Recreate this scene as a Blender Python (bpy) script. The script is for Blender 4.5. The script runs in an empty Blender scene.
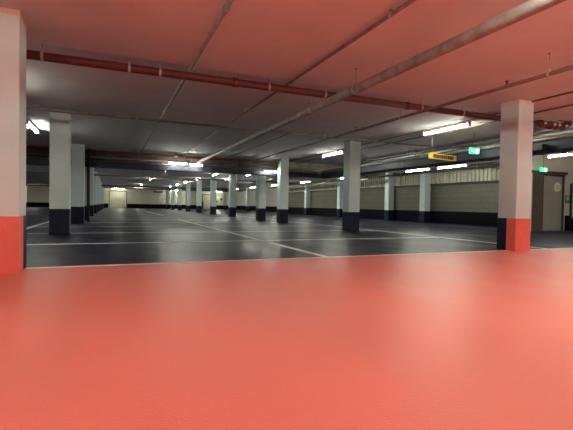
import bpy, bmesh, math, random
from mathutils import Vector, Matrix
R = math.radians
rnd = random.Random(5)
C = bpy.context.scene.collection
sc = bpy.context.scene

# ------------------------------------------------------------------ materials
MATS = {}
def newmat(name):
    m = bpy.data.materials.new(name); m.use_nodes = True
    MATS[name] = m
    return m, m.node_tree, m.node_tree.nodes['Principled BSDF']

def mat(name, col, rough=.6, metal=0., noise=.12, nscale=6., bump=0., bscale=60., emit=None, es=0., spec=.5):
    m, nt, b = newmat(name)
    b.inputs['Roughness'].default_value = rough
    b.inputs['Metallic'].default_value = metal
    b.inputs['Specular IOR Level'].default_value = spec
    tc = nt.nodes.new('ShaderNodeTexCoord')
    n = nt.nodes.new('ShaderNodeTexNoise'); n.inputs['Scale'].default_value = nscale
    n.inputs['Detail'].default_value = 5
    nt.links.new(tc.outputs['Object'], n.inputs['Vector'])
    r = nt.nodes.new('ShaderNodeValToRGB')
    r.color_ramp.elements[0].position = .3; r.color_ramp.elements[1].position = .7
    r.color_ramp.elements[0].color = tuple(c*(1-noise) for c in col)+(1,)
    r.color_ramp.elements[1].color = tuple(min(1, c*(1+noise)) for c in col)+(1,)
    nt.links.new(n.outputs['Fac'], r.inputs['Fac'])
    nt.links.new(r.outputs['Color'], b.inputs['Base Color'])
    if bump:
        n2 = nt.nodes.new('ShaderNodeTexNoise'); n2.inputs['Scale'].default_value = bscale; n2.inputs['Detail'].default_value = 4
        nt.links.new(tc.outputs['Object'], n2.inputs['Vector'])
        bp = nt.nodes.new('ShaderNodeBump'); bp.inputs['Strength'].default_value = bump; bp.inputs['Distance'].default_value = .01
        nt.links.new(n2.outputs['Fac'], bp.inputs['Height']); nt.links.new(bp.outputs['Normal'], b.inputs['Normal'])
    if emit:
        b.inputs['Emission Color'].default_value = tuple(emit)+(1,)
        b.inputs['Emission Strength'].default_value = es
    return m

def coat_floor(name, c1, c2, r0, r1, bump, gscale, patch=1.1, spec=.5):
    """trowelled resin floor: soft patches of sheen, fine orange-peel grain"""
    m, nt, b = newmat(name); L = nt.links
    b.inputs['Specular IOR Level'].default_value = spec
    tc = nt.nodes.new('ShaderNodeTexCoord')
    mp = nt.nodes.new('ShaderNodeMapping'); mp.inputs['Scale'].default_value = (1., .45, 1)
    L.new(tc.outputs['Object'], mp.inputs['Vector'])
    n = nt.nodes.new('ShaderNodeTexNoise'); n.inputs['Scale'].default_value = patch; n.inputs['Detail'].default_value = 6; n.inputs['Roughness'].default_value = .6
    L.new(mp.outputs['Vector'], n.inputs['Vector'])
    r = nt.nodes.new('ShaderNodeValToRGB')
    r.color_ramp.elements[0].position = .3; r.color_ramp.elements[1].position = .7
    r.color_ramp.elements[0].color = c1+(1,); r.color_ramp.elements[1].color = c2+(1,)
    L.new(n.outputs['Fac'], r.inputs['Fac']); L.new(r.outputs['Color'], b.inputs['Base Color'])
    mr = nt.nodes.new('ShaderNodeMapRange')
    mr.inputs['From Min'].default_value = .3; mr.inputs['From Max'].default_value = .7
    mr.inputs['To Min'].default_value = r0; mr.inputs['To Max'].default_value = r1
    L.new(n.outputs['Fac'], mr.inputs['Value']); L.new(mr.outputs['Result'], b.inputs['Roughness'])
    g = nt.nodes.new('ShaderNodeTexNoise'); g.inputs['Scale'].default_value = gscale; g.inputs['Detail'].default_value = 3
    L.new(tc.outputs['Object'], g.inputs['Vector'])
    bp = nt.nodes.new('ShaderNodeBump'); bp.inputs['Strength'].default_value = bump; bp.inputs['Distance'].default_value = .004
    L.new(g.outputs['Fac'], bp.inputs['Height'])
    w = nt.nodes.new('ShaderNodeTexNoise'); w.inputs['Scale'].default_value = 3.; w.inputs['Detail'].default_value = 3
    L.new(mp.outputs['Vector'], w.inputs['Vector'])
    b2 = nt.nodes.new('ShaderNodeBump'); b2.inputs['Strength'].default_value = .25; b2.inputs['Distance'].default_value = .02
    L.new(w.outputs['Fac'], b2.inputs['Height']); L.new(b2.outputs['Normal'], bp.inputs['Normal'])
    L.new(bp.outputs['Normal'], b.inputs['Normal'])
    return m

def block_wall(name, c, mortar, axis):
    m, nt, b = newmat(name); L = nt.links
    tc = nt.nodes.new('ShaderNodeTexCoord')
    sp = nt.nodes.new('ShaderNodeSeparateXYZ'); cb = nt.nodes.new('ShaderNodeCombineXYZ')
    L.new(tc.outputs['Object'], sp.inputs[0])
    L.new(sp.outputs[axis], cb.inputs[0]); L.new(sp.outputs[2], cb.inputs[1])
    br = nt.nodes.new('ShaderNodeTexBrick')
    br.inputs['Scale'].default_value = 1; br.inputs['Brick Width'].default_value = .5; br.inputs['Row Height'].default_value = .25
    br.inputs['Mortar Size'].default_value = .012; br.inputs['Bias'].default_value = 0
    br.inputs['Color1'].default_value = tuple(x*.9 for x in c)+(1,); br.inputs['Color2'].default_value = tuple(c)+(1,)
    br.inputs['Mortar'].default_value = tuple(mortar)+(1,)
    L.new(cb.outputs[0], br.inputs['Vector']); L.new(br.outputs['Color'], b.inputs['Base Color'])
    bp = nt.nodes.new('ShaderNodeBump'); bp.inputs['Strength'].default_value = .4; bp.inputs['Distance'].default_value = .008; bp.invert = True
    L.new(br.outputs['Fac'], bp.inputs['Height']); L.new(bp.outputs['Normal'], b.inputs['Normal'])
    b.inputs['Roughness'].default_value = .8
    return m

RED = (.80, .115, .082)
M_red = coat_floor('red_floor_coating', (.74, .165, .125), (.80, .19, .145), .30, .46, .9, 100., spec=.38)
M_dark = coat_floor('dark_floor_coating', (.008, .008, .028), (.015, .015, .042), .30, .46, .4, 50., spec=.10)
M_line = mat('line_paint', (.88, .87, .86), .5, noise=.12, nscale=4)
M_edge = mat('edge_line_paint', (.88, .80, .70), .5, noise=.2, nscale=4)
M_ceil = mat('ceiling_concrete_paint', (.76, .75, .75), .8, noise=.06, nscale=1.2, bump=.15, bscale=14)
M_raw = mat('raw_joint_concrete', (.10, .075, .06), .9, noise=.3, nscale=3, bump=.3, bscale=20)
M_jc = mat('lit_cream_joint_concrete', (.42, .38, .27), .9, noise=.25, nscale=4)  # right end of the cross beam, lamplight on it put into the colour
M_col = mat('column_paint', (.68, .80, .80), .55, noise=.04, nscale=3, bump=.12, bscale=25)
M_coltop = mat('column_top_edge', (.85, .70, .60), .7, noise=.05)
M_cred = mat('red_column_paint', (.86, .165, .12), .45, noise=.05, bump=.1, bscale=40)
M_navy = mat('navy_column_paint', (.013, .015, .036), .5, noise=.15, bump=.1, bscale=40, spec=.2)
M_base = mat('black_skirting_paint', (.006, .006, .011), .7, noise=.15, spec=.06)
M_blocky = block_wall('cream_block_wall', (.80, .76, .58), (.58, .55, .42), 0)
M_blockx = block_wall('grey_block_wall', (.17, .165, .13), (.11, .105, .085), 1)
M_white = mat('white_wall_paint', (.70, .68, .62), .7, noise=.04)
M_rib = mat('ribbed_panel', (.55, .53, .44), .7, noise=.15, nscale=2)
M_redpipe = mat('red_pipe_paint', (.14, .020, .012), .5, noise=.15, nscale=8)
M_galv = mat('galvanised_steel', (.30, .28, .25), .6, metal=.15, noise=.3, nscale=7)
M_brown = mat('brown_conduit', (.20, .14, .105), .5, noise=.2)
M_grey = mat('grey_conduit', (.25, .24, .22), .45, metal=.3, noise=.2)
M_clamp = mat('clamp_steel', (.55, .52, .45), .4, metal=.5)
M_duct = mat('blue_duct', (.035, .040, .065), .5, metal=.2, noise=.12, nscale=3)
M_silver = mat('silver_insulation', (.30, .30, .26), .4, metal=.5, noise=.12, nscale=5, bump=.3, bscale=12)
M_black = mat('black_plastic', (.015, .015, .015), .5)
M_house = mat('lamp_housing', (.75, .75, .72), .4, noise=.02)
M_door = mat('grey_steel_door', (.36, .37, .32), .4, metal=.0, noise=.08, nscale=2)
M_frame = mat('dark_frame', (.05, .045, .04), .5)
M_cream = mat('cream_door_paint', (.66, .62, .46), .5, noise=.05)
M_yel = mat('yellow_sign_face', (.75, .48, .06), .4, noise=.04)
M_ink = mat('dark_sign_ink', (.03, .025, .02), .5)
M_emer = mat('emerald_sign_face', (.05, .5, .28), .4, emit=(.04, .70, .32), es=.55)
M_wsign = mat('white_sign_symbol', (.8, .9, .85), .4, emit=(.8, 1, .9), es=.7)
M_round = mat('round_sign_face', (.95, .92, .72), .4, noise=.03)
M_panel = mat('white_panel', (.75, .74, .70), .5, noise=.03)
M_green = mat('green_sign_face', (.03, .30, .16), .4)
LAMP = (.98, 1., .84)
def lampmat(name, es, c=LAMP):
    m, nt, b = newmat(name)
    b.inputs['Base Color'].default_value = (.9, .9, .85, 1)
    b.inputs['Emission Color'].default_value = c+(1,); b.inputs['Emission Strength'].default_value = es
    return m
M_lamp = lampmat('lamp_diffuser_glow', 44.)

# ------------------------------------------------------------------ mesh helpers
def bx(bm, x0, x1, y0, y1, z0, z1, mi=0, bev=0.):
    vs = [bm.verts.new((x, y, z)) for x in (x0, x1) for y in (y0, y1) for z in (z0, z1)]
    F = [(0,1,3,2),(4,6,7,5),(0,4,5,1),(2,3,7,6),(0,2,6,4),(1,5,7,3)]
    fs = []
    for f in F:
        fc = bm.faces.new([vs[i] for i in f]); fc.material_index = mi; fs.append(fc)
    if bev:
        es = list({e for f in fs for e in f.edges})
        bmesh.ops.bevel(bm, geom=es, offset=bev, segments=2, affect='EDGES', profile=.5)
    return fs
def tube(bm, pts, r, n=12, mi=0, cap=True):
    pts = [Vector(p) for p in pts]; rings = []
    ref = None
    for i, p in enumerate(pts):
        if i == 0: d = pts[1]-pts[0]
        elif i == len(pts)-1: d = pts[-1]-pts[-2]
        else: d = (pts[i+1]-pts[i]).normalized() + (pts[i]-pts[i-1]).normalized()
        d.normalize()
        if ref is None:
            ref = Vector((0,0,1)) if abs(d.z) < .9 else Vector((1,0,0))
        u = d.cross(ref).normalized(); v = u.cross(d).normalized(); ref = v
        rings.append([bm.verts.new(p + u*math.cos(2*math.pi*k/n)*r + v*math.sin(2*math.pi*k/n)*r) for k in range(n)])
    for a, b in zip(rings, rings[1:]):
        for k in range(n):
            f = bm.faces.new((a[k], a[(k+1)%n], b[(k+1)%n], b[k])); f.smooth = True; f.material_index = mi
    if cap:
        bm.faces.new(rings[0][::-1]).material_index = mi; bm.faces.new(rings[-1]).material_index = mi
def obj(name, bm, mats, parent=None, loc=(0,0,0)):
    bmesh.ops.recalc_face_normals(bm, faces=bm.faces)
    me = bpy.data.meshes.new(name); bm.to_mesh(me); bm.free()
    for m in (mats if isinstance(mats, (list, tuple)) else [mats]): me.materials.append(m)
    o = bpy.data.objects.new(name, me); C.objects.link(o); o.location = loc
    if parent: o.parent = parent
    return o
def tag(o, label, cat, group=None):
    o['label'] = label; o['category'] = cat
    if group: o['group'] = group
    return o
def thing(name, label, cat, loc=(0,0,0), rz=0, group=None):
    o = bpy.data.objects.new(name, None); C.objects.link(o); o.location = loc; o.rotation_euler = (0,0,rz)
    o.empty_display_size = .2
    return tag(o, label, cat, group)
def struct(o): o['kind'] = 'structure'; return o
def B(): return bmesh.new()
def dup(root, loc, rz, label, group=None):
    r = root.copy(); C.objects.link(r); r.location = loc; r.rotation_euler = (0,0,rz); r['label'] = label
    if group: r['group'] = group
    for ch in list(root.children):
        c = ch.copy(); C.objects.link(c); c.parent = r
        for g in list(ch.children):
            d = g.copy(); C.objects.link(d); d.parent = c
    return r

H = 2.75; HF = 2.71; YE = 5.34; YS = 6.02
XL, XR, YB, YF = -20., 22., -12., 62.
J0, J1 = 17.6, 19.0
# ------------------------------------------------------------------ floor
b = B()
bx(b, XL-.3, XR+.3, YE, YF+.3, -.2, 0, 0)
bx(b, XL-.3, XR+.3, YB-.3, YE, -.2, 0, 1)
zf = [.0015]
def fl(x0, x1, y0, y1, mi=2):
    z = zf[0]; zf[0] += .00002
    f = b.faces.new([b.verts.new(p) for p in ((x0,y0,z),(x1,y0,z),(x1,y1,z),(x0,y1,z))]); f.material_index = mi
fl(XL, XR, YE-.03, YE+.07, 3)
def lx(x, y0, y1, w=.12): fl(x-w/2, x+w/2, y0, y1)
def ly(y, x0, x1, w=.12): fl(x0, x1, y-w/2, y+w/2)
lx(2.93, YE+.05, 20.2); lx(2.93, 26.5, 56)
ys = [8.25, 11.1, 13.9, 16.7]
for y in ys: ly(y, -2.1, 7.7)
for y in (19.6, 22.7): ly(y, -2.1, 7.7, .18)
for y in (25.6, 28.5, 31.4, 34.2, 37, 39.8, 42.6, 45.4, 48.2, 51, 53.8): ly(y, -2.1, 7.7)
lx(7.76, YE+.05, 56); lx(-2.12, 8.3, 56, .12)
lx(13.3, 9.9, 56)
lx(-7.2, 8.3, 56)
struct(obj('floor', b, [M_dark, M_red, M_line, M_edge]))

# ------------------------------------------------------------------ ceiling
b = B()
vv = [b.verts.new(p) for p in ((XL-.3,YB-.3,HF),(XR+.3,YB-.3,HF),(XR+.3,6.45,HF),(XL-.3,5.6,HF),(XL-.3,YB-.3,3.6),(XR+.3,YB-.3,3.6),(XR+.3,6.45,3.6),(XL-.3,5.6,3.6))]
for f in ((0,1,2,3),(4,7,6,5),(0,4,5,1),(1,5,6,2),(2,6,7,3),(3,7,4,0)): b.faces.new([vv[i] for i in f])
bx(b, XL-.3, XR+.3, 5.6, YF+.3, H, 3.6, 0)
struct(obj('ceiling', b, M_ceil))
b = B()
bx(b, XL, 7.3, J0, J1, 2.37, H+.01); bx(b, 7.3, 12.9, J0, J1, 2.37, H+.01, 1)
struct(obj('trim_6', b, [M_raw, M_jc]))

# ------------------------------------------------------------------ walls
def wall(name, x0, x1, y0, y1, m, z0=0, z1=H+.3):
    b = B(); bx(b, x0, x1, y0, y1, z0, z1); return struct(obj(name, b, m))
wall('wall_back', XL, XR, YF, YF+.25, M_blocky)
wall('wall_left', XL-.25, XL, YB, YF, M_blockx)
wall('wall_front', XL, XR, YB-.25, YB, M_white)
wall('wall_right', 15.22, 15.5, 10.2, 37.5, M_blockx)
wall('wall_right_rear', 17.6, 17.85, 37.5, YF, M_white).name = 'wall_right.001'
wall('wall_right_return', 15.5, 17.6, 37.5, 37.75, M_white).name = 'wall_right.002'
wall('wall_right_near', XR, XR+.25, YB, 10.0, M_white).name = 'wall_right.003'
# stair core wall facing the camera, around the grey door (opening 14.0..15.2)
b = B()
bx(b, 13.5, 14.02, 10.0, 10.25, 0, H); bx(b, 15.2, XR, 10.0, 10.25, 0, H); bx(b, 14.02, 15.2, 10.0, 10.25, 2.03, H)
bx(b, 13.5, 13.75, 10.25, 10.9, 0, H)
struct(obj('wall_stair', b, M_white)).name = 'wall_core'
def base(name, x0, x1, y0, y1, z1=.60):
    b = B(); bx(b, x0, x1, y0, y1, 0, z1); return struct(obj(name, b, M_base))
base('baseboard_back', XL, -.4, YF-.02, YF)
base('baseboard_back', 2.0, 12.4, YF-.02, YF); base('baseboard_back', 13.9, 17.6, YF-.02, YF)
base('baseboard_right', 15.20, 15.22, 10.3, 37.5)
base('baseboard_right', 17.58, 17.6, 41.6, YF); base('baseboard_right', 15.26, 22, 9.985, 10.0, .56)
base('baseboard_left', XL, XL+.02, YE, YF)
# ribbed panels high on the right wall, ledge pipe below with shadow painted in
b = B()
bx(b, 15.14, 15.22, 11.2, 37.5, 1.98, 2.62)
y = 11.3
while y < 37.4:
    bx(b, 15.06, 15.14, y, y+.09, 1.98, 2.62); y += .22
struct(obj('trim_1', b, M_rib))
b = B(); bx(b, 15.02, 15.22, 10.95, 37.5, 1.90, 1.975); struct(obj('trim_2', b, M_frame))
b = B(); y = 8.7
bx(b, 14.96, 15.1, 11.2, 37.5, 2.62, 2.75); struct(obj('trim_3', b, M_raw))

# ------------------------------------------------------------------ columns
W, D = .38, .38
def column(x, y, label, k=.588, w=W, d=D, h=H, red=False, name='concrete_column'):
    t = thing(name, label, 'column', (x+w/2, y+d/2, 0), 0, None)
    ox, oy = w/2, d/2
    b = B(); bx(b, -ox, ox, -oy, oy, 0, h, bev=.012)
    obj('shaft', b, M_col, t)
    e = .003
    if not red:
        b = B(); bx(b, -ox-e, ox+e, -oy-e, oy+e, 0, k, bev=.012); obj('base_band', b, M_navy, t)
    else:
        yb = red - (y+d/2)
        b = B(); bx(b, -ox-e, ox+e, -oy-e, yb, 0, k); o = obj('red_base_band', b, M_cred, t); o['label'] = 'coral red painted base'
        b = B(); bx(b, -ox-e, ox+e, yb, oy+e, 0, k); o = obj('dark_base_band', b, M_navy, t); o['label'] = 'navy painted rear of base'
        b = B(); bx(b, -ox-e, ox+e, -oy-e, oy+e, h-.055, h); obj('top_strip', b, M_coltop, t)
    return t
A_x = -1.287; B_x = 6.67; C_x = 14.70; Z_x = -9.6
ordn = ['first','second','third','fourth','fifth','sixth','seventh','eighth','ninth','tenth','eleventh','twelfth']
column(A_x, 5.055, 'large near column at the left picture edge, coral red below and pale above', w=.402, d=.385, h=HF, red=5.27)
column(B_x, 5.235, 'pale column with coral red and navy base at the right, on the red floor edge', h=HF, red=5.42)
ya = [10.64, 16.1, 19.1, 24.4, 29.8, 35.2, 40.6, 46., 51.4, 56.8]
yb = [10.90, 16.5, 19.35, 24.64, 29.87, 35.25, 40.65, 46.05, 51.45, 56.8]
for i, y in enumerate(ya):
    column(A_x, y, 'pale column with navy base, %s behind the big near-left one in its row' % ordn[i], w=.402)
for i, y in enumerate(yb):
    column(B_x, y, 'pale column with navy base, %s behind the coral-based right column in its row' % ordn[i])
yc = [16.74, 19.73, 25.28, 30.7, 36.1, 41.5, 46.9, 52.3, 57.5]
for i, y in enumerate(yc):
    column(C_x, y, 'pale column with navy base beside the right block wall, %s in that row from the camera' % ordn[i])
for i, y in enumerate([46.0, 51.3, 56.7]):
    column(Z_x, y, 'far pale column seen at the left between two near columns, %s of its row' % ordn[i])

# ------------------------------------------------------------------ lamps
lamp0 = None; used = [0]
def lamp(x, y, z, rz, label, group='ceiling batten lamps', L=1.5):
    """tube batten lamp; origin at the lens centre, long axis local Y"""
    global lamp0
    key = 'L%.2f' % L
    if key not in LB:
        t = thing('batten_lamp', label, 'lamp', (x, y, z), rz, group)
        b = B(); bx(b, -.05, .05, -L/2, L/2, .033, .085, bev=.006); obj('housing', b, M_house, t)
        b = B(); tube(b, [(0, -L/2+.01, .010), (0, L/2-.01, .010)], .024, 10); obj('diffuser', b, M_lamp, t)
        for s in (-1, 1):
            b = B(); bx(b, -.045, .045, s*(L/2-.015)-.015, s*(L/2-.015)+.015, -.036, .036); obj('end_cap', b, M_house, t)
        LB[key] = t
    else:
        t = dup(LB[key], (x, y, z), rz, label, group)
    zc = HF if y < YS else H
    if zc - (z+.085) > .012:
        for s in (-.35*L, .35*L):
            b = B(); tube(b, [(0, s, .08), (0, s, zc-z)], .006, 6); obj('hanger', b, M_grey, t)
    return t
LB = {}
zl = 2.667
Y0s = [1.5, 7.1, 12.72, 18.9+.1, 24.4, 30., 35.6, 41.2, 46.8, 52.4]
for i, y in enumerate(Y0s):
    z = zl if y > YS else zl-.04
    n = ordn[i]
    if i != 3 or True:
        lamp(-1.93, y+.8 if i != 2 else 12.65, z, 0, 'white batten lamp on the ceiling left of the left column row, %s along it' % n)
        if y < 20: lamp(7.53, y+.8, z, 0, 'white batten lamp on the ceiling just right of the middle column row, %s along it' % n)
        lamp(12.0, y+(.55 if i == 1 else 1.4 if i == 2 else .8), 2.33, 0, 'white batten lamp hung low between the large duct and the right wall, %s along it' % n)
for i, y in enumerate([1.5, -4.1]):
    if i == 1:
        for X, s in ((-1.93, 'left'), (7.53, 'right')):
            lamp(X, y+.8, zl-.04, 0, 'white batten lamp over the red floor behind the viewer, %s one' % s)
    lamp(2.8, y-.1, zl-.04, 0, 'white batten lamp over the middle of the red floor, %s one' % ('forward', 'rear')[i])
for i, (X, y, sd) in enumerate(((5.3, .6, 'nearer the right wall'), (-1.93, -1., 'to the left'), (7.53, -1., 'to the right'), (5.3, -2.6, 'farther back'))):  # extra lamps added out of view to lift the red floor and ceiling
    lamp(X, y, zl-.04, 0, 'unseen batten lamp added beside the viewer to brighten the red floor, the one %s' % sd)
lamp(2.42, 16.95, 2.34, R(90), 'left lamp of the bright pair across the dark duct', L=.74)
lamp(3.14, 16.95, 2.31, R(90), 'right lamp of the bright pair across the dark duct', L=.56)
lamp(6.4-.02, 17.0, 2.2, R(90), 'short batten lamp on the duct seen between two columns', L=.60)
lamp(12.0, 12.2, 2.33, 0, 'white batten lamp hung low by the right wall, brightest one just beyond the yellow sign')
for i, y in enumerate([26.6, 32.3, 38.1, 43.5, 49.]):
    lamp(6.2, y, zl, 0, 'batten lamp beyond the duct, left side of the middle column row, %s of these' % ordn[i])
for i, y in enumerate([25.3, 31.]):
    lamp(8.15, y, zl, 0, 'batten lamp beyond the duct, right side of the middle column row, %s of these' % ordn[i])
for i, y in enumerate([24.6, 35., 46., 56.]):
    lamp(2.9, y, zl, 0, 'batten lamp over the far central bay line, %s from the viewer' % ordn[i])
for i, (X, y) in enumerate([(-9.8, 40.), (-8.6, 57.5), (-10.5, 30)]):
    lamp(X, y, zl, 0, 'batten lamp far left beyond the first columns, %s' % ('middle','rearmost','nearest')[i])
for i, (X, s) in enumerate(((0.8,'above the far double door'), (8.5,'over the far vent'), (14.3,'in the far right corner'))):
    lamp(X, 60.6, 2.6, R(90), 'batten lamp by the far cream wall, %s' % s)
lamp(16.6, 39.8, 2.5, 0, 'batten lamp in the recess behind the right block wall')

# ------------------------------------------------------------------ pipes
def pipe(name, label, cat, pts, r, m, hang=(), hr=.004, n=14, clampm=None, couple=(), top=None, group=None):
    """straight run; hang: points where a clamp and rod go to the ceiling"""
    t = thing(name, label, cat, pts[0], 0, group)
    o0 = Vector(pts[0])
    b = B(); tube(b, [Vector(p)-o0 for p in pts], r, n); obj('pipe_run', b, m, t)
    d = (Vector(pts[1])-o0).normalized()
    for h in hang:
        h = Vector(h); zc = HF if h.y < YS else H
        q = h-o0
        b = B(); tube(b, [q-d*.016, q+d*.016], r+.006, n)
        bx(b, q.x-.01, q.x+.01, q.y-.01, q.y+.01, q.z+r, q.z+r+.035)
        c = obj('clamp', b, clampm or M_clamp, t)
        b = B(); tube(b, [q+Vector((0,0,r+.02)), Vector((q.x, q.y, zc-o0.z+.005))], hr, 6)
        tube(b, [Vector((q.x, q.y, zc-o0.z-.012)), Vector((q.x, q.y, zc-o0.z+.002))], .018, 8)
        obj('hanger_rod', b, M_grey, c)
    for h in couple:
        q = Vector(h)-o0
        b = B(); tube(b, [q-d*.04, q+d*.04], r+.012, n); obj('coupling', b, m, t)
    return t
# red fire pipe
ry, rzz = 6.08, 2.58
pipe('fire_pipe', 'long dark red fire pipe hung under the ceiling across the picture', 'pipe', [(-8, ry, rzz), (8.3, ry, rzz)], .057, M_redpipe,
     hang=[(x, ry, rzz) for x in (-3.0, -.82, .21, .61, 2.23, 3.21, 5.2, 6.2)], couple=[(1.7, ry, rzz), (4.9, ry, rzz)])
# valve group right of near column
t = thing('fire_valve', 'dark red fitting with pale caps on the fire pipe right of the coral column', 'pipe fitting', (8.3, ry, rzz))
b = B(); tube(b, [(0,0,0),(.78,0,.0),(.90,0,.02),(.98,0,.07),(1.0,0,.115)], .075, 14); obj('pipe_run', b, M_redpipe, t)
for k, x in enumerate((.12, .42, .56, .80)):
    b = B(); tube(b, [(x-.03,0,0),(x+.03,0,0)], .088, 14); f = obj('flange', b, M_redpipe, t)
    b = B(); tube(b, [(x,-.12,.0),(x,-.07,0)], .026, 12); o = obj('cap', b, M_panel, t); o['label'] = 'pale round cap'
b = B(); bx(b, .68, 1.12, -.03, .03, .125, .15); obj('bracket', b, M_frame, t)
# galvanised pipe p3
pipe('galvanised_pipe', 'thick galvanised pipe running under the ceiling from the top right corner', 'pipe', [(3.19, -6, 2.42), (3.19, 16.6, 2.42)], .062, M_galv,
     hang=[(3.19, y, 2.42) for y in (-1, 5.1, 6.5, 10.4, 14.2)], couple=[(3.19, 7.1, 2.42)])
# p1 thin pipe
pipe('sprinkler_pipe', 'thin grey pipe on the ceiling crossing above the red pipe, left of centre', 'pipe', [(1.02, 2.5, 2.665), (1.02, 17.4, 2.665)], .022, M_grey,
     hang=[(1.02, y, 2.665) for y in (3.8, 9.2, 13.5)], couple=[(1.02, 4.05, 2.665), (1.02, 6.9, 2.665)])
pipe('sprinkler_pipe', 'pale thin pipe on the pink ceiling above the picture centre', 'pipe', [(2.55, -6, 2.665), (2.55, 6.1, 2.665), (2.55, 17.4, 2.665)], .021, M_galv,
     hang=[(2.55, y, 2.665) for y in (3.45, 9.5)])
p4 = pipe('sprinkler_pipe', 'thin brown pipe with upright sprinkler heads crossing the upper right ceiling', 'pipe', [(5.03, -6, 2.45), (5.03, 17.4, 2.45)], .026, M_brown,
     hang=[(5.03, y, 2.45) for y in (3.55, 6.45, 9.2, 13)], couple=[(5.03, 7.7, 2.45)])
for y in (4.15, 8.0):
    b = B(); tube(b, [(0,y+6,.0),(0,y+6,.07)], .012, 8); sh = obj('sprinkler_head', b, M_redpipe, p4)
    b = B(); tube(b, [(0,y+6,.07),(0,y+6,.076)], .024, 10); obj('deflector', b, M_black, sh)
pipe('conduit', 'thin brown conduit on the ceiling right of the coral column, nearer the viewer', 'pipe', [(6.95, -6, 2.69), (6.95, 5.2, 2.69)], .016, M_brown)
pipe('conduit', 'thin brown conduit on the ceiling at the right edge, farther right', 'pipe', [(7.8, -6, 2.69), (7.8, 6.0, 2.69), (7.8, 17.4, 2.70)], .016, M_brown)
pipe('conduit', 'brown conduit crossing the ceiling left to right in front of the second columns', 'pipe', [(-12, 9.45, 2.60), (8.9, 9.88, 2.60)], .027, M_brown,
     hang=[(-3, 9.635, 2.60), (.5, 9.707, 2.60), (5.2, 9.804, 2.60)])
pipe('conduit', 'thin conduit along the ceiling beside the lamps right of the middle columns', 'pipe', [(7.35, 6.1, 2.73), (7.35, 17.4, 2.73)], .012, M_brown)
pipe('conduit', 'thin conduit on the dark ceiling between the two central pipes', 'pipe', [(4.5, 10.3, 2.73), (4.5, 17.4, 2.73)], .012, M_brown)
# joint pipes
pipe('joint_pipe', 'rusty red pipe along the top of the dark cross beam', 'pipe', [(-15, J0-.05, 2.67), (6.2, J0-.05, 2.67)], .035, M_redpipe)
pipe('joint_pipe', 'thin grey pipe low on the dark cross beam above the duct', 'pipe', [(-15, J0-.04, 2.47), (8.9, J0-.04, 2.47)], .025, M_grey)
pipe('drain_pipe', 'dark vertical drain pipe behind the second left column', 'pipe', [(-.80, 17.2, 0), (-.80, 17.2, 2.75)], .05, M_frame)
# far cross pipes
for k, (y, z, r, m, s) in enumerate(((28.5, 2.45, .045, M_brown, 'nearest of the far ones'), (45., 2.42, .07, M_frame, 'middle of the far ones'), (46.2, 2.3, .06, M_brown, 'below the middle far pipe'), (52, 2.45, .08, M_frame, 'last before the far wall'))):
    pipe('cross_pipe', 'dark pipe crossing under the far ceiling, %s' % s, 'pipe', [(-14, y, z), (14, y, z)], r, m, hang=[(x, y, z) for x in (-6, .6, 3, 9)], group='pipes across the far ceiling')
pipe('wall_pipe', 'pale pipe under the ceiling beyond the duct by the right block wall', 'pipe', [(13.2, 19.5, 2.3), (13.2, 37, 2.3)], .05, M_silver, hang=[(13.2, y, 2.3) for y in (21, 25, 29)])
pipe('wall_pipe', 'dark pipe under the ceiling along the right block wall', 'pipe', [(14.2, 10.5, 2.52), (14.2, 37, 2.52)], .06, M_frame, hang=[(14.2, y, 2.52) for y in (13, 18, 23, 28)])

# ------------------------------------------------------------------ ducts
t = thing('air_duct', 'dark blue rectangular air duct crossing the hall and turning along the right side', 'duct', (0, 17.3, 2.09))
b = B(); bx(b, -18, 9.0, 0, .55, 0, .19, bev=.01); obj('cross_section', b, M_duct, t)
b = B(); bx(b, 9.0, 9.55, -20.3, .55, -.01, .20, bev=.01); obj('long_section', b, M_duct, t)
x = -16
while x < 8.8:
    b = B(); bx(b, x, x+.03, -.012, .562, -.012, .202); obj('seam_flange', b, M_duct, t); x += 1.5
y = -19.5
while y < .3:
    b = B(); bx(b, 8.988, 9.562, y, y+.03, -.022, .212); obj('seam_flange', b, M_duct, t); y += 1.5
for x in (-12, -6, -2, 1.5, 5):
    b = B()
    tube(b, [(x, .12, .19), (x, .12, .66)], .006, 6)
    obj('hanger_rod', b, M_grey, t)
for y in (-15, -12, -9, -6, -3):
    for x in (9.2, 9.48):
        b = B(); tube(b, [(x, y, .19), (x, y, .66 if y > -11 else .62)], .006, 6); obj('hanger_rod', b, M_grey, t)
pipe('duct_pipe', 'silver insulated pipe running above the left edge of the large right duct', 'pipe', [(9.06, -3, 2.36), (9.06, 17.2, 2.36)], .055, M_silver, hang=[(9.06, y, 2.36) for y in (7.5, 10.5, 13.5, 16.5)])
pipe('duct_pipe', 'silver strip standing in for the lit ceiling edge beyond the large right duct', 'pipe', [(10.1, 6.5, 2.70), (10.1, 17.4, 2.70)], .035, M_silver)  # silver colour stands in for light along the ceiling slab edge
pipe('tray_pipe', 'thin silver strip pipe above the cross duct', 'pipe', [(-15, 17.25, 2.31), (8.9, 17.25, 2.31)], .014, M_silver)

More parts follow.
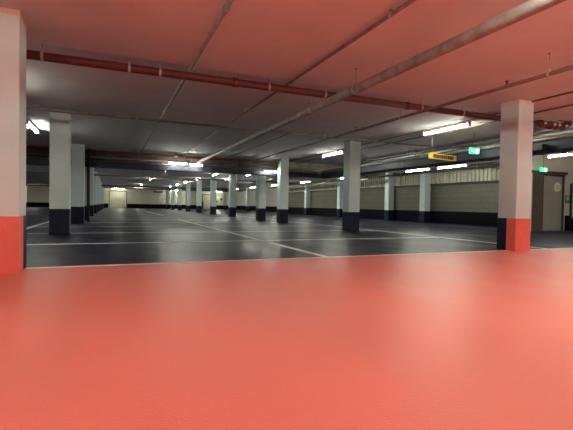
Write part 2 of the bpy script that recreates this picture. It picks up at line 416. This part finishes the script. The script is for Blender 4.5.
# ------------------------------------------------------------------ signs, door, wall items
# yellow sign
t = thing('yellow_sign', 'yellow hanging sign with dark lettering below the ceiling, right of centre', 'sign', (7.78, 8.70, 2.14), R(11))
b = B(); bx(b, -.02, 1.14, -.03, .03, -.078, .078, bev=.006); obj('panel', b, M_yel, t)
b = B()
x = .10
for w in (.07,.06,.09,.05,.08,.09,.06,.08,.09,.06):
    bx(b, x, x+w, -.034, -.029, -.045, .045); x += w+.018
obj('lettering', b, M_ink, t)
for x in (.08, 1.04):
    b = B(); tube(b, [(x,0,.07),(x,0,.62)], .008, 6); obj('hanger_rod', b, M_grey, t)
def exit_sign(loc, rz, label, zc, w=.30, h=.16, red=False):
    t = thing('exit_sign', label, 'sign', loc, rz)
    b = B(); bx(b, -w/2, w/2, -.035, .035, -h/2, h/2, bev=.006); obj('case', b, M_emer, t)
    b = B()
    # running figure
    tube(b, [(.02,-.040,.035),(.02,-.036,.035)], .016, 10)
    bx(b, .0, .03, -.040, -.036, -.025, .02)
    bx(b, .02, .045, -.040, -.036, -.06, -.025); bx(b, -.02, .0, -.040, -.036, -.055, -.02); bx(b, .03, .06, -.040, -.036, -.002, .012)
    # doorway and arrow
    bx(b, .085, .13, -.040, -.036, -.06, .055)
    bx(b, -.12, -.05, -.040, -.036, -.008, .008)
    vs = [b.verts.new(p) for p in ((-.135,-.040,0),(-.10,-.040,.035),(-.10,-.040,-.035))]; b.faces.new(vs)
    o = obj('pictogram', b, M_wsign, t); o['label'] = 'white running figure and arrow'
    b = B(); tube(b, [(0,0,h/2),(0,0,zc-loc[2])], .010, 8); obj('stem', b, M_redpipe if red else M_grey, t)
    if red:
        b = B(); bx(b, -.03, .03, -.03, .03, h/2, h/2+.06); obj('mount', b, M_redpipe, t)
    return t
exit_sign((8.78, 8.17, 2.27), 0, 'green exit sign with white running figure hanging left of the coral column', H, red=True)
exit_sign((13.77, 9.80, 2.14), 0, 'green exit sign above the grey door at the right edge', H, w=.30, h=.15)
# stair door
t = thing('door_1', 'grey steel door with a round pale sign in the wall at the right edge', 'door', (14.61, 10.06, 0)); del t['label']; del t['category']; struct(t)
b = B(); bx(b, -.53, .53, -.02, .03, .01, 1.97, bev=.004); obj('leaf', b, M_door, t)
b = B(); bx(b, -.59, -.53, -.07, .05, 0, 2.03); bx(b, .53, .59, -.07, .05, 0, 2.03); bx(b, -.59, .59, -.07, .05, 1.97, 2.03); obj('door_frame', b, M_frame, t)
b = B(); tube(b, [(.26,-.032,1.58),(.26,-.02,1.58)], .175, 32); o = obj('round_sign', b, M_round, t)
b = B()
for z, w in ((1.63,.2),(1.585,.24),(1.54,.18)): bx(b, .26-w/2, .26+w/2, -.035, -.032, z-.008, z+.008)
obj('sign_mark', b, M_door, o)
b = B(); tube(b, [(-.44,-.02,1.02),(-.44,-.07,1.02),(-.32,-.07,1.02)], .011, 8); obj('handle', b, M_clamp, t)
b = B(); bx(b, 13.50, 14.01, 9.97, 10.0, 0, 2.06); struct(obj('trim_4', b, mat('brown_grey_panel', (.12,.10,.085), .6)))
b = B(); bx(b, 13.45, 15.27, 9.93, 10.0, 2.04, 2.12); struct(obj('trim_5', b, M_frame))
t = thing('wall_sign', 'small green sign on the white wall right of the grey door', 'sign', (15.36, 9.98, 1.17))
b = B(); bx(b, -.11, .11, -.01, .02, -.16, .13, bev=.003); obj('plate', b, M_green, t)
b = B(); bx(b, -.05, .05, -.014, -.01, -.05, .08); obj('symbol', b, M_panel, t)
t = thing('notice_board', 'white board in a black frame at the extreme right edge', 'board', (15.83, 9.93, 1.1))
b = B(); bx(b, -.30, .30, 0, .02, -.6, .6); obj('board', b, M_panel, t)
b = B()
bx(b, -.34, -.30, -.015, .05, -.64, .64); bx(b, .30, .34, -.015, .05, -.64, .64); bx(b, -.30, .30, -.015, .05, .60, .64); bx(b, -.30, .30, -.015, .05, -.64, -.60)
bx(b, -.34, -.30, -.015, .05, -1.15, -.64); bx(b, .30, .34, -.015, .05, -1.15, -.64)
obj('frame', b, M_black, t)
# dark bracket under duct at right
t = thing('cable_box', 'black box on the duct with a dark rod running right, beside the coral column', 'box', (8.88, 6.55, 2.16))
b = B(); bx(b, -.09, .08, -.25, .25, -.08, .06, bev=.01); obj('box_body', b, M_black, t)
b = B(); tube(b, [(.05, -.2, -.06), (.11, -.42, -.13), (2.2, -.50, -.13)], .014, 8); obj('rod', b, M_black, t)
# detector
t = thing('smoke_detector', 'small white detector hanging near the lit ceiling before the duct', 'detector', (2.3, 16.59, 2.58))
b = B(); tube(b, [(0,0,-.03),(0,0,.03)], .07, 14); obj('head', b, M_panel, t)
b = B(); tube(b, [(0,0,.03),(0,0,.2)], .012, 8); obj('stem', b, M_grey, t)
t = thing('ceiling_box', 'small pale junction box on the ceiling left of centre beyond the red pipe', 'box', (2.62, 8.4, 2.75))
b = B(); tube(b, [(0,0,-.045),(0,0,0)], .06, 16); obj('cover', b, M_panel, t)
b = B(); tube(b, [(.02,0,-.02),(.16,.05,-.02)], .012, 8); obj('cable_gland', b, M_grey, t)
# far wall doors, vent, small items
t = thing('door_2', 'x', 'door', (.82, YF, 0)); del t['label']; del t['category']; struct(t)
for s in (-1, 1):
    b = B(); bx(b, min(0.01*s, 1.08*s), max(0.01*s, 1.08*s), -.05, -.01, .02, 2.3, bev=.004); lf = obj('leaf', b, M_cream, t)
    b = B(); bx(b, s*.10-.015, s*.10+.015, -.09, -.05, 1.0, 1.14); obj('handle', b, M_frame, lf)
b = B(); bx(b, -1.16, -1.08, -.07, 0, 0, 2.38); bx(b, 1.08, 1.16, -.07, 0, 0, 2.38); bx(b, -1.16, 1.16, -.07, 0, 2.3, 2.38); obj('door_frame', b, M_raw, t)
b = B(); bx(b, -.65, .65, -.06, 0, -.11, .11)
for z in (-.07, -.02, .03, .08): bx(b, -.6, .6, -.08, -.06, z-.01, z+.01)
tag(obj('wall_vent', b, M_frame, None, (6.1, YF, 2.38)), 'dark slotted vent high on the far cream wall', 'vent')
t = thing('door_3', 'x', 'door', (13.15, YF, 0)); del t['label']; del t['category']; struct(t)
b = B(); bx(b, -.6, .6, -.05, -.01, .02, 2.1, bev=.004); obj('leaf', b, M_cream, t)
b = B(); bx(b, -.7, -.6, -.07, 0, 0, 2.2); bx(b, .6, .7, -.07, 0, 0, 2.2); bx(b, -.7, .7, -.07, 0, 2.1, 2.2); obj('door_frame', b, M_raw, t)
t = thing('cabinet', 'small dark cabinet standing by the far wall between column rows', 'cabinet', (12.35, YF-.35, 0))
b = B(); bx(b, -.22, .22, -.2, .2, 0, 1.1, bev=.01); obj('body', b, M_black, t)
b = B(); bx(b, -.2, .2, -.215, -.2, .05, 1.05); obj('door_panel', b, M_frame, t)
for k, (x, z, s) in enumerate(((14.7, 1.25, 'lower left'), (15.35, 1.55, 'upper right'))):
    b = B(); tube(b, [(0,-.12,0),(0,0,0)], .11+.02*k, 12); bx(b, -.05, .05, -.1, 0, -.32, 0)
    tag(obj('fire_bell', b, M_black, None, (x, YF, z)), 'small black round fitting on the far bright wall, %s' % s, 'fitting')
t = thing('door_4', 'x', 'door', (17.6, 39.6, 0)); del t['label']; del t['category']; struct(t)
b = B(); bx(b, -.05, -.01, -.6, .6, .02, 2.1, bev=.004); obj('leaf', b, M_cream, t)
b = B(); bx(b, -.07, 0, -.68, -.6, 0, 2.18); bx(b, -.07, 0, .6, .68, 0, 2.18); bx(b, -.07, 0, -.68, .68, 2.1, 2.18); obj('door_frame', b, M_raw, t)

# ------------------------------------------------------------------ world, camera
w = bpy.data.worlds.new('World'); sc.world = w; w.use_nodes = True
w.node_tree.nodes['Background'].inputs[0].default_value = (.5, .55, .6, 1); w.node_tree.nodes['Background'].inputs[1].default_value = .0
cam = bpy.data.cameras.new('Camera'); co = bpy.data.objects.new('Camera', cam); C.objects.link(co); sc.camera = co
cam.sensor_width = 36; cam.lens = 36*414.48/573; cam.clip_start = .05; cam.clip_end = 300
pi, ro, yw = R(1.318), R(.988), R(22.907)
fw = Vector((math.sin(yw)*math.cos(pi), math.cos(yw)*math.cos(pi), -math.sin(pi)))
rt = Vector((math.cos(yw), -math.sin(yw), 0)); up = rt.cross(fw)
r2 = rt*math.cos(ro)+up*math.sin(ro); u2 = -rt*math.sin(ro)+up*math.cos(ro)
co.matrix_world = Matrix(((r2.x,u2.x,-fw.x,0),(r2.y,u2.y,-fw.y,0),(r2.z,u2.z,-fw.z,.75),(0,0,0,1)))
vs = sc.view_settings; vs.view_transform = 'Standard'; vs.look = 'None'; vs.gamma = 1; vs.exposure = 1.42; vs.use_curve_mapping = False
